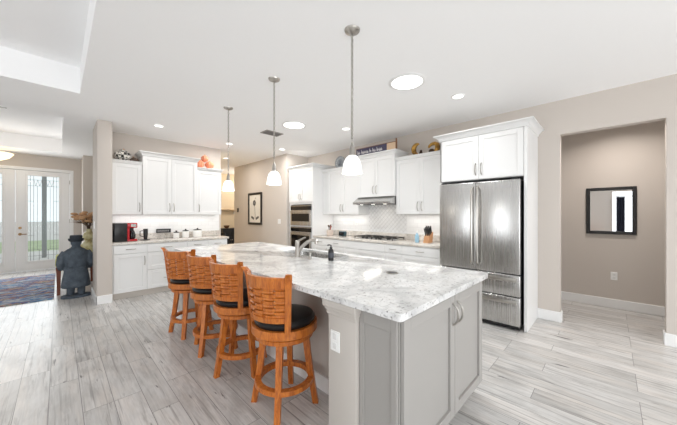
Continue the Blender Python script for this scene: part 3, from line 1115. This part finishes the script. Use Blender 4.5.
# foyer bowl light
fl = thing('bowl_light', 'glowing frosted bowl ceiling light in front of the front doors', 'ceiling light', (-.98, 9.42, CH))
MB().lathe([(.012, -.05), (.06, -.035), (.065, 0), (0, 0)], (0, 0, 0), 24).build('canopy', MNI, fl)
MB().tube([(0, 0, -.04), (0, 0, -.29)], .02, 10).build('stem', MNI, fl)
MB().lathe([(0, -.285), (.11, -.27), (.22, -.215), (.29, -.12), (.285, -.115), (.21, -.20), (.11, -.255), (0, -.27)], (0, 0, 0), 32).build('bowl_shade', MBOWL, fl)
MB().lathe([(0, -.315), (.012, -.305), (.018, -.29), (.01, -.28), (0, -.28)], (0, 0, 0), 14).build('finial', MNI, fl)

# ------------------------------------------------------------------ wall pieces
mi = thing('wall_mirror', 'rectangular mirror in a wide black frame on the alcove wall', 'mirror', (5.72, .003, 1.425), RZ)
hw, hh, fw = .265, .345, .045
m = MB()
m.box(-hw, -hw + fw, -.03, 0, -hh, hh, .004).box(hw - fw, hw, -.03, 0, -hh, hh, .004).box(-hw + fw, hw - fw, -.03, 0, -hh, -hh + fw, .004).box(-hw + fw, hw - fw, -.03, 0, hh - fw, hh, .004)
m.build('frame', MBLKW, mi)
MB().box(-hw + fw, hw - fw, -.012, -.002, -hh + fw, hh - fw).build('mirror_glass', MMIR, mi)

pc = thing('framed_print', 'tall framed botanical print in dark frame on beige hall wall', 'picture', (3.81, 6.98, 1.53), RZ)
hw, hh, fw = .37, .44, .06
m = MB()
m.box(-hw, -hw + fw, -.03, 0, -hh, hh, .004).box(hw - fw, hw, -.03, 0, -hh, hh, .004).box(-hw + fw, hw - fw, -.03, 0, -hh, -hh + fw, .004).box(-hw + fw, hw - fw, -.03, 0, hh - fw, hh, .004)
m.build('frame', MBLKW, pc)
MB().box(-hw + fw, hw - fw, -.012, -.002, -hh + fw, hh - fw).build('paper', mat('print_paper', (226, 222, 214), .8), pc)
m = MB()
m.tube([(.02, -.013, -.25), (.0, -.013, 0), (-.03, -.013, .18)], .006, 6)
for k in range(7):
    a = 2 * PI * k / 7
    m.ball((-.03 + .05 * math.cos(a), -.0125, .16 + .05 * math.sin(a)), .035, 1, .05, 1, 10)
for sx_ in (-1, 1):
    for k in range(3):
        m.ball((sx_ * (.08 + k * .045), -.0125, -.27 + k * .018), .042, 1, .05, .8, 10)
m.tube([(0, -.013, .26), (.05, -.013, .30)], .006, 6)
m.build('drawing', mat('print_ink', (96, 92, 90), .8), pc)

# ------------------------------------------------------------------ back counter things
CZ = .9175
cm = thing('coffee_maker', 'red and black drip coffee maker on the back counter', 'coffee maker', (.77, 5.86, CZ), R(8))
m = MB()
m.box(-.155, .02, -.12, .13, 0, .31, .012, 2)
m.build('water_tank', MBLK, cm)
m = MB()
m.box(.02, .165, -.12, .13, 0, .035, .008, 2).box(.02, .165, -.12, .13, .225, .31, .012, 2).box(.02, .05, -.12, .13, .03, .23)
m.build('machine_body', MRED, cm)
MB().box(.05, .165, .07, .13, .035, .225).build('back_column', MBLK, cm)
MB().lathe([(.04, 0), (.052, .02), (.055, .07), (.04, .12), (.036, .14), (.03, .14), (.0, .02)], (.105, -.04, .037), 20).build('carafe', MOG, cm)
MB().tube([(.105, -.09, .16), (.105, -.125, .15), (.105, -.13, .09), (.105, -.095, .07)], .008, 8).build('carafe_handle', MBLK, cm)
MB().box(.07, .145, -.123, -.119, .245, .29).build('display', MSS, cm)
gr = thing('milk_frother', 'small black milk frother on its tray right of the coffee maker', 'frother', (1.07, 5.86, CZ), 0)
MB().lathe([(.075, 0), (.075, .012), (.02, .018), (0, .018)], (0, 0, 0), 22).build('base', MBLK, gr)
MB().lathe([(.026, .017), (.03, .05), (.034, .12), (.036, .19), (.03, .2), (0, .2)], (.01, 0, 0), 20).build('jug', MBLK, gr)
MB().tube([(-.03, 0, .17), (-.07, 0, .16), (-.07, 0, .08), (-.02, 0, .06)], .007, 8).build('handle', MBLK, gr)
sg = thing('counter_sign', 'small black word sign propped against the white tile', 'sign', (1.42, 6.14, CZ + .103), 0)
MB().box(-.12, .12, -.03, .02, 0, .075, .004).build('board', MBLK, sg)
m = MB()
xx = -.105
for wd in (.018, .012, .02, .014, .02, .012, .016, .02):
    m.box(xx, xx + wd, -.0325, -.0295, .022, .052)
    xx += wd + .008
m.build('lettering', mat('sign_grey', (150, 148, 146), .6), sg)
sg.location.z = CZ + .103
MCER = mat('white_ceramic', (238, 237, 234), .2)
for x, w_, h_, l in ((1.60, .052, .10, 'smallest white canister with black lid, leftmost of three on back counter'),
                     (1.765, .06, .125, 'middle white canister with black lid on back counter'),
                     (1.985, .082, .135, 'largest white canister with black lid, rightmost of three on back counter')):
    j = thing('canister', l, 'canister', (x, 5.99, CZ), 0, 'three canisters on the back counter')
    MB().lathe([(w_ * .96, 0), (w_, .008), (w_, h_ - .008), (w_ * .94, h_), (0, h_)], (0, 0, 0), 24).build('jar', MCER, j)
    MB().lathe([(w_ * .9, h_), (w_ * .92, h_ + .012), (w_ * .5, h_ + .02), (.012, h_ + .022), (.018, h_ + .04), (0, h_ + .044)], (0, 0, 0), 24).build('lid', MBLK, j)

# ------------------------------------------------------------------ things on top of the cabinets
def pumpkin_mesh(m, r, sz, lobes=9, c=(0, 0, 0), depth=.12):
    rings = []
    n, seg = 12, 54
    for i in range(n + 1):
        ph = PI * i / n
        ring = []
        for k in range(seg):
            a = 2 * PI * k / seg
            rr_ = r * (1 - depth * (1 - abs(math.cos(lobes * a / 2))) * math.sin(ph))
            dip = -.18 * r * math.exp(-(math.sin(ph) * 3.2) ** 2) * (1 if math.cos(ph) < 0 else -1)
            ring.append((c[0] + max(.0006, rr_ * math.sin(ph)) * math.cos(a), c[1] + max(.0006, rr_ * math.sin(ph)) * math.sin(a), c[2] - r * sz * math.cos(ph) - dip * 0.9))
        rings.append(ring)
    lo = min(p[2] for r_ in rings for p in r_)
    m.sweep([[(p[0], p[1], p[2] - lo + .0008) for p in r_] for r_ in rings])
    return m
MPBW = mat('pumpkin_check', (235, 232, 226), .5)
t = NT(MPBW)
ck_ = t.n('ShaderNodeTexChecker')
ck_.inputs['Scale'].default_value = 26
ck_.inputs['Color1'].default_value = lin((232, 229, 222))
ck_.inputs['Color2'].default_value = lin((46, 45, 42))
t.l(t.coord((1, 1, .8), (0, 0, R(20))), ck_.inputs['Vector'])
t.color(ck_.outputs['Color'])
MSTEM = mat('wooden_stem', (196, 150, 104), .7)
TOPA = 2.2862
pk = thing('pumpkin', 'black and white patterned pumpkin with tan stem on left upper cabinet', 'pumpkin', (.775, 5.98, TOPA))
pumpkin_mesh(MB(), .125, .66, 9, (0, 0, .089)).build('pumpkin_body', MPBW, pk)
MB().tube([(0, 0, .15), (.004, 0, .19), (.016, 0, .215)], [.016, .012, .012], 8).build('stem', MSTEM, pk)
pk = thing('pumpkin', 'brown grey gourd beside the patterned pumpkin on left upper cabinet', 'pumpkin', (.955, 6.09, TOPA))
pumpkin_mesh(MB(), .07, .62, 7, (0, 0, .055), .18).build('pumpkin_body', mat('gourd_brown', (126, 108, 96), .8), pk)
MB().tube([(0, 0, .09), (-.02, 0, .12)], .010, 8).build('stem', MSTEM, pk)
MORG = mat('orange_glaze', (224, 142, 108), .4)
TOPC = 2.311
for x, y, z, r, l in ((2.03, 5.97, 0, .084, 'left one of the orange pumpkins stacked on the right upper cabinet'), (2.215, 5.97, 0, .088, 'right one of the orange pumpkins on the right upper cabinet'),
                      (2.12, 5.97, .135, .075, 'topmost orange pumpkin resting on the two others')):
    p_ = thing('pumpkin', l, 'pumpkin', (x, y, TOPC + z), 0, 'orange pumpkins on the right upper cabinet')
    pumpkin_mesh(MB(), r, .84, 9, (0, 0, r * .84)).build('pumpkin_body', MORG, p_)
    MB().tube([(0, 0, r * 1.5), (.005, 0, r * 1.68 + .035)], [.013, .010], 8).build('stem', MSTEM, p_)

# sign on the cabinet over the hood
TOPM = 2.4953
ws = thing('plank_sign', 'long dark plank sign with white lettering on the cabinet over the hood', 'sign', (4.10, 3.555, TOPM), RZ)
MB().box(0, .715, 0, .022, 0, .14, .003).build('plank', mat('dark_plum_board', (62, 58, 84), .6), ws)
m = MB()
xx = .035
random.seed(3)
for word in (3, 7, 2, 3, 5):
    for k in range(word):
        h_ = .05 if k else .075
        m.box(xx, xx + .006, -.002, .001, .038, .038 + h_)
        m.box(xx, xx + .017, -.002, .001, .038 + random.choice((0, .016)), .038 + h_ * .5 + .006)
        xx += .0255
    xx += .020
m.build('lettering', mat('sign_white', (232, 230, 228), .6), ws)
MB().box(.716, .90, .002, .024, 0, .14, .003).build('tan_end', mat('tan_board', (206, 178, 148), .6), ws)
wm = mat('brown_wood', (122, 84, 56), .6)
MB().box(.90, .918, -.004, .03, 0, .20, .003).build('end_post', wm, ws)
MB().box(-.005, .90, 0, .026, .1405, .152, .002).build('top_edge', wm, ws)

# round metal wreath plate left of the sign
TOPL = 2.351
pt = thing('decorative_plate', 'round grey metal plate with open pattern left of the plank sign', 'plate', (4.33, 4.22, TOPL), RZ)
m = MB()
m.torus((0, 0, .15), .14, .011, 'y', 32, 8)
m.build('rim', mat('pewter_grey', (150, 154, 156), .5, .2), pt)
m = MB()
m.lathe([(.14, 0), (.14, .006), (0, .006)], (0, 0, .15), 32, axis='y')
m.build('disc', mat('plate_grey', (196, 198, 200), .5, 0), pt)
m = MB()
for k in range(8):
    a = PI * k / 8
    m.tube([(-.13 * math.cos(a), -.006, .15 - .13 * math.sin(a)), (.13 * math.cos(a), -.006, .15 + .13 * math.sin(a))], .005, 6)
m.torus((0, -.006, .15), .07, .006, 'y', 24, 6)
m.build('spokes', mat('pewter_dark', (128, 134, 140), .5, .1), pt)

# two gold ornaments
MGOLD = mat('antique_gold', (176, 134, 62), .38, .75)
t = NT(MGOLD)
t.color(t.ramp(t.noise(t.coord(), 14, 4), [(.35, (92, 62, 28)), (.6, (190, 148, 74)), (.8, (214, 178, 104))]))
MBRN = mat('dark_bronze', (62, 42, 26), .45, .5)
og = thing('gold_ornament', 'gold crescent shaped ornament, left of the two on the cabinet by the hood', 'ornament', (4.24, 2.33, TOPL), RZ)
pts = [(.075 * math.cos(u) + .02, 0, .118 + .085 * math.sin(u)) for u in [R(70 + k * 20) for k in range(11)]]
MB().tube(pts, [.012, .022, .03, .036, .04, .042, .042, .04, .036, .028, .02], 12).build('crescent', MGOLD, og)
MB().ball((.075, 0, .034), .034, 1, 1, 1).ball((.08, 0, .075), .022).build('knob', MBRN, og)
og = thing('gold_ornament', 'gold hooked ornament, right of the two, nearest the refrigerator cabinet', 'ornament', (4.24, 2.03, TOPL), RZ)
pts = [(-.085, 0, .105), (-.07, 0, .135), (-.03, 0, .158), (.02, 0, .160), (.058, 0, .135), (.068, 0, .095), (.06, 0, .055), (.03, 0, .035)]
MB().tube(pts, [.016, .022, .027, .032, .038, .042, .04, .034], 12).build('hook', MGOLD, og)
MB().ball((-.035, 0, .045), .044, 1.1, 1, .9).build('knob', MBRN, og)

# ------------------------------------------------------------------ range counter things
kb = thing('knife_block', 'tan wooden knife block full of black handled knives by the refrigerator', 'knife block', (4.18, 2.10, CZ), RZ)
m = MB()
m.sweep([[(x, -.07, 0), (x, .07, 0), (x, .10, .17), (x, -.03, .10)] for x in (-.045, .045)])
m.build('block', mat('beech_wood', (204, 150, 104), .5), kb)
for i in range(3):
    for k in range(3):
        x = -.03 + i * .03
        y = -.01 + k * .038
        z = .112 + k * .020
        MB().tube([(x, y, z), (x, y - .012, z + .035), (x * 1.15, y - .04, z + .115)], [.008, .010, .011], 8).build('knife_handle', MBLK, kb)
bo = thing('dish_soap_bottle', 'small pale blue bottle left of the knife block', 'bottle', (4.08, 2.235, CZ))
MB().lathe([(.03, 0), (.034, .01), (.034, .1), (.022, .13), (.012, .14), (.012, .155), (0, .155)], (0, 0, 0), 18).build('bottle_body', mat('pale_blue_liquid', (164, 204, 226), .25), bo)
MB().cyl((0, 0, .155), .014, .03).build('cap', MWPL, bo)
cb = thing('cutting_board', 'white cutting board standing against the refrigerator panel', 'cutting board', (4.02, 1.772, CZ), RZ)
m = MB()
m.sweep([[(x + .008, -.13, 0), (x + .008, .13, 0), (x, .13, .31), (x, -.13, .31)] for x in (0, .014)])
m.build('board', MWPL, cb)
MB().cyl((-.003, -.085, .27), .014, .02, 'x', 14).build('hang_hole', MDGREY, cb)
ub = thing('utensil_crock', 'cream crock with brown wooden utensils beside the oven tower', 'crock', (4.15, 4.36, CZ), RZ)
MB().lathe([(.06, 0), (.066, .01), (.068, .12), (.062, .12), (.058, .02), (0, .02)], (0, 0, 0), 22).build('crock', mat('speckled_cream', (216, 200, 188), .4), ub)
for x, y, z, mm in ((-.03, 0, .22, wm), (.02, .01, .20, MRED), (.035, -.02, .23, wm), (0, -.02, .21, MBRN)):
    MB().tube([(x * .4, y, .03), (x, y, z - .05), (x * 1.5, y, z)], [.006, .007, .018], 8).build('utensil', mm, ub)
sp = thing('storage_box', 'small dark teal box on the counter left of the cooktop', 'box', (4.20, 4.02, CZ), RZ)
MB().box(-.085, .085, -.04, .04, .0, .10, .012, 2).build('box_body', mat('dark_teal', (48, 76, 84), .35), sp)
MB().box(-.07, .07, -.0415, -.0395, .015, .085).build('front_panel', MOG, sp)

# ------------------------------------------------------------------ foyer
tag(MB().box(-2.35, -.055, 6.42, 9.12, 0.0005, .012, .004).build('area_rug', MRUG), 'multicoloured blue and rust woven rug in front of the front doors', 'rug')

# stone figure of a man in hat and long coat, seen from behind
st = thing('statue', 'slate blue stone statue of a person in a hat and long coat, seen from behind', 'statue', (.205, 6.36, 0), R(4))
st.scale = (.86, .86, 1)
MB().prism([(x * .215, y * .16) for x, y in [(math.cos(u), math.sin(u)) for u in [2 * PI * k / 28 for k in range(28)]]], 0, .04, .01).build('base', MSTONE, st)
m = MB()
for sx_ in (-1, 1):
    m.tube([(sx_ * .075, .01, .04), (sx_ * .075, .0, .14), (sx_ * .075, 0, .30)], [.058, .06, .065], 12)
    m.tube([(sx_ * .075, -.06, .062), (sx_ * .08, .03, .062), (sx_ * .085, .115, .055)], [.03, .042, .03], 10, .8)
m.lathe([(.0, .16), (.20, .165), (.215, .18), (.20, .30), (.175, .42), (.165, .50), (.172, .60), (.185, .70), (.175, .76), (.12, .80), (.07, .825), (.06, .85), (.075, .875), (.083, .91), (.075, .95), (.0, .97)], (0, 0, 0), 32, 1.0, .72)
for sx_ in (-1, 1):
    m.tube([(sx_ * .15, 0, .745), (sx_ * .205, -.015, .66), (sx_ * .222, -.015, .56), (sx_ * .205, .05, .50), (sx_ * .12, .14, .52), (sx_ * .05, .165, .54)], [.06, .066, .06, .055, .05, .04], 12)
m.tube([(0, -.117, .165), (0, -.128, .3), (0, -.118, .42)], .012, 6)
so = m.build('figure', MSTONE, st, 50)
rm = so.modifiers.new('join', 'REMESH')
rm.mode = 'VOXEL'
rm.voxel_size = .011
rm.use_smooth_shade = True
m = MB()
m.lathe([(0, .92), (.088, .92), (.110, .94), (.118, .965), (.112, .97), (.096, .955), (.092, .96), (.092, 1.0), (.088, 1.024), (0, 1.028)], (0, 0, 0), 28, 1.0, .95)
m.build('hat', mat('dark_slate', (40, 46, 54), .75), st)
m = MB()
m.tube([(-.168, -.0, .50), (-.1, -.112, .495), (0, -.126, .493), (.1, -.112, .495), (.168, 0, .50)], .012, 8)
m.build('coat_belt', MSTONE, st)

# bench and vase behind the statue
MGRN = mat('olive_cushion', (186, 186, 84), .8)
MRW = mat('reddish_wood', (112, 58, 34), .45)
bn = thing('bench', 'olive cushioned bench with reddish brown legs behind the statue', 'bench', (.24, 7.13, 0))
for sx_ in (-.24, .24):
    for sy_ in (-.46, .46):
        m = MB()
        m.sweep([[(sx_ + a * h_, sy_ + b_ * h_, z) for a, b_ in ((-1, -1), (1, -1), (1, 1), (-1, 1))] for z, h_ in ((0, .02), (.28, .026), (.42, .03))])
        m.build('leg', MRW, bn)
MB().box(-.275, .275, -.495, .495, .42, .475, .006).build('seat_rail', MRW, bn)
MB().box(-.28, .27, -.50, .49, .4755, .60, .03, 3).build('seat_cushion', MGRN, bn)
MVAS = mat('celadon_glaze', (186, 178, 134), .3)
t = NT(MVAS)
t.color(t.ramp(t.noise(t.coord(), 10, 4), [(.35, (150, 132, 84)), (.55, (196, 190, 150)), (.75, (214, 206, 176))]))
vs = thing('vase', 'celadon double gourd vase on the bench against the pillar', 'vase', (.415, 7.25, .601))
MB().lathe([(.06, 0), (.10, .03), (.135, .10), (.125, .19), (.075, .245), (.06, .265), (.085, .30), (.098, .35), (.08, .41), (.045, .44), (.04, .47), (.05, .49), (.042, .49), (.03, .45), (0, .3)], (0, 0, 0), 28).build('vase_body', MVAS, vs)
fw_ = thing('dried_flowers', 'bunch of tan dried flowers standing in the vase', 'flowers', (.415, 7.25, .601))
random.seed(11)
m = MB()
heads = []
for k in range(26):
    a = random.uniform(0, 2 * PI)
    r_ = random.uniform(.02, .17)
    tip = (r_ * math.cos(a) - .06 * random.random() * 2, r_ * math.sin(a), random.uniform(.62, .86))
    heads.append(tip)
    m.tube([(0, 0, .40), (0.15 * tip[0], .15 * tip[1], .54), tip], .004, 5)
m.build('stems', MBRN, fw_)
MBLOOM = mat('dried_petal', (196, 156, 118), .8)
for i, tip in enumerate(heads):
    m = MB()
    for q in range(4):
        p = (tip[0] + random.uniform(-.014, .014), tip[1] + random.uniform(-.014, .014), tip[2] + random.uniform(-.012, .012))
        m.ball(p, random.uniform(.026, .044), 1.2, 1.2, .6, 8)
    m.build('bloom', MBLOOM, fw_)
m = MB()
for k in range(7):
    a = R(150 + k * 12)
    m.tube([(-.02, 0, .55), (.10 * math.cos(a), .1 * math.sin(a), .60), (.26 * math.cos(a), .26 * math.sin(a), .62 + .03 * (k % 3))], [.004, .012, .003], 6, .35)
m.build('leaves', mat('dried_leaf', (110, 84, 60), .8), fw_)

# ------------------------------------------------------------------ hallway
sbd = thing('sideboard', 'black cabinet against the cream wall at the end of the hallway', 'cabinet', (4.18, 9.53, 0))
MB().box(-.30, .30, -.22, .22, .06, .86).build('cabinet_body', MBLKW, sbd)
MB().box(-.32, .32, -.24, .235, .86, .89, .004).build('top', MBLKW, sbd)
for x0, x1, hx in ((-.29, -.005, -.03), (.005, .29, .03)):
    d_ = MB().box(x0, x1, -.24, -.221, .09, .84, .003).build('door', MBLKW, sbd)
    MB().ball((hx, -.252, .5), .014).build('knob', MNI, d_)
for x in (-.27, .27):
    for y in (-.18, .18):
        MB().box(x - .025, x + .025, y - .025, y + .025, 0, .06).build('foot', MBLKW, sbd)
bw = thing('wooden_bowl', 'small brown bowl on the black hallway cabinet', 'bowl', (4.08, 9.46, .89))
MB().lathe([(.03, 0), (.05, .01), (.085, .06), (.095, .10), (.088, .10), (.075, .06), (0, .02)], (0, 0, 0), 22).build('bowl', wm, bw)
hp = thing('hall_shelf', 'pale wall shelf on the cream hallway wall above black cabinet', 'shelf', (4.22, 9.8, 1.52), 0)
MB().box(-.34, .34, -.16, 0, 0, .03, .003).build('board', mat('shelf_tan', (176, 152, 122), .6), hp)
for x in (-.27, .27):
    MB().sweep([[(x + q, 0, -.14), (x + q, 0, 0), (x + q, -.13, 0)] for q in (-.012, .012)]).build('bracket', MTRIM, hp)
hf = thing('wall_art', 'narrow tan framed panel on the cream hallway wall', 'picture', (3.93, 9.8, 1.85), 0)
MB().box(-.10, .10, -.02, 0, -.24, .24, .003).build('frame', wm, hf)
MB().box(-.08, .08, -.022, -.0195, -.22, .22).build('paper', mat('hall_print', (214, 196, 166), .8), hf)
chr_ = thing('dining_chair', 'black chair just behind the right end of back counter', 'chair', (2.98, 6.75, 0), R(100))
for x in (-.19, .19):
    for y in (-.19, .19):
        MB().box(x - .018, x + .018, y - .018, y + .018, 0, .45).build('leg', MBLKW, chr_)
MB().box(-.215, .215, -.215, .215, .45, .49, .01, 2).build('seat', MBLKW, chr_)
m = MB()
for x in (-.195, .195):
    m.tube([(x, .195, .47), (x, .215, .70), (x, .25, .93)], .018, 8)
m.build('back_frame', MBLKW, chr_)
m = MB()
m.sweep([[(x, .225 + q + .03 * (x * 4) ** 2 * -1, .66), (x, .243 + q - .03 * (x * 4) ** 2, .66), (x, .275 + q - .03 * (x * 4) ** 2, .94), (x, .257 + q - .03 * (x * 4) ** 2, .94)] for x in [-.19 + .038 * k for k in range(11)] for q in (0,)])
m.build('backrest', MBLKW, chr_)

# ------------------------------------------------------------------ living room things the mirror shows
cu = thing('curtain', 'dark navy curtain panel hanging at the living room window', 'curtain', (-5.34, -.30, 0))
m = MB()
rings = []
for z in (.03, 2.5):
    pass
n = 24
lo = []
pts2 = [( .03 * math.sin(k * 1.3), -.13 + .26 * k / n) for k in range(n + 1)]
rings = [[(x, y, .03), (x + .006, y, .03), (x + .006, y, 2.12), (x, y, 2.12)] for x, y in pts2]
m.sweep(rings).build('fabric', mat('navy_fabric', (40, 42, 58), .9), cu)
tag(MB().tube([(-5.34, -3.2, 2.14), (-5.34, -.12, 2.14)], .014, 10).build('curtain_rod', MIRON), 'black curtain rod over the living room window', 'curtain rod')

kbx = thing('storage_chest', 'orange brown wooden chest against the living room wall, seen in the mirror', 'chest', (-5.22, .62, 0), R(90))
MB().box(-.3, .3, -.2, .2, .05, .60, .006).build('chest_body', MOAK, kbx)
MB().box(-.32, .32, -.22, .22, .601, .64, .008).build('lid', MOAK, kbx)
for x in (-.26, .26):
    for y in (-.16, .16):
        MB().box(x - .03, x + .03, y - .03, y + .03, 0, .05).build('foot', MOAK, kbx)
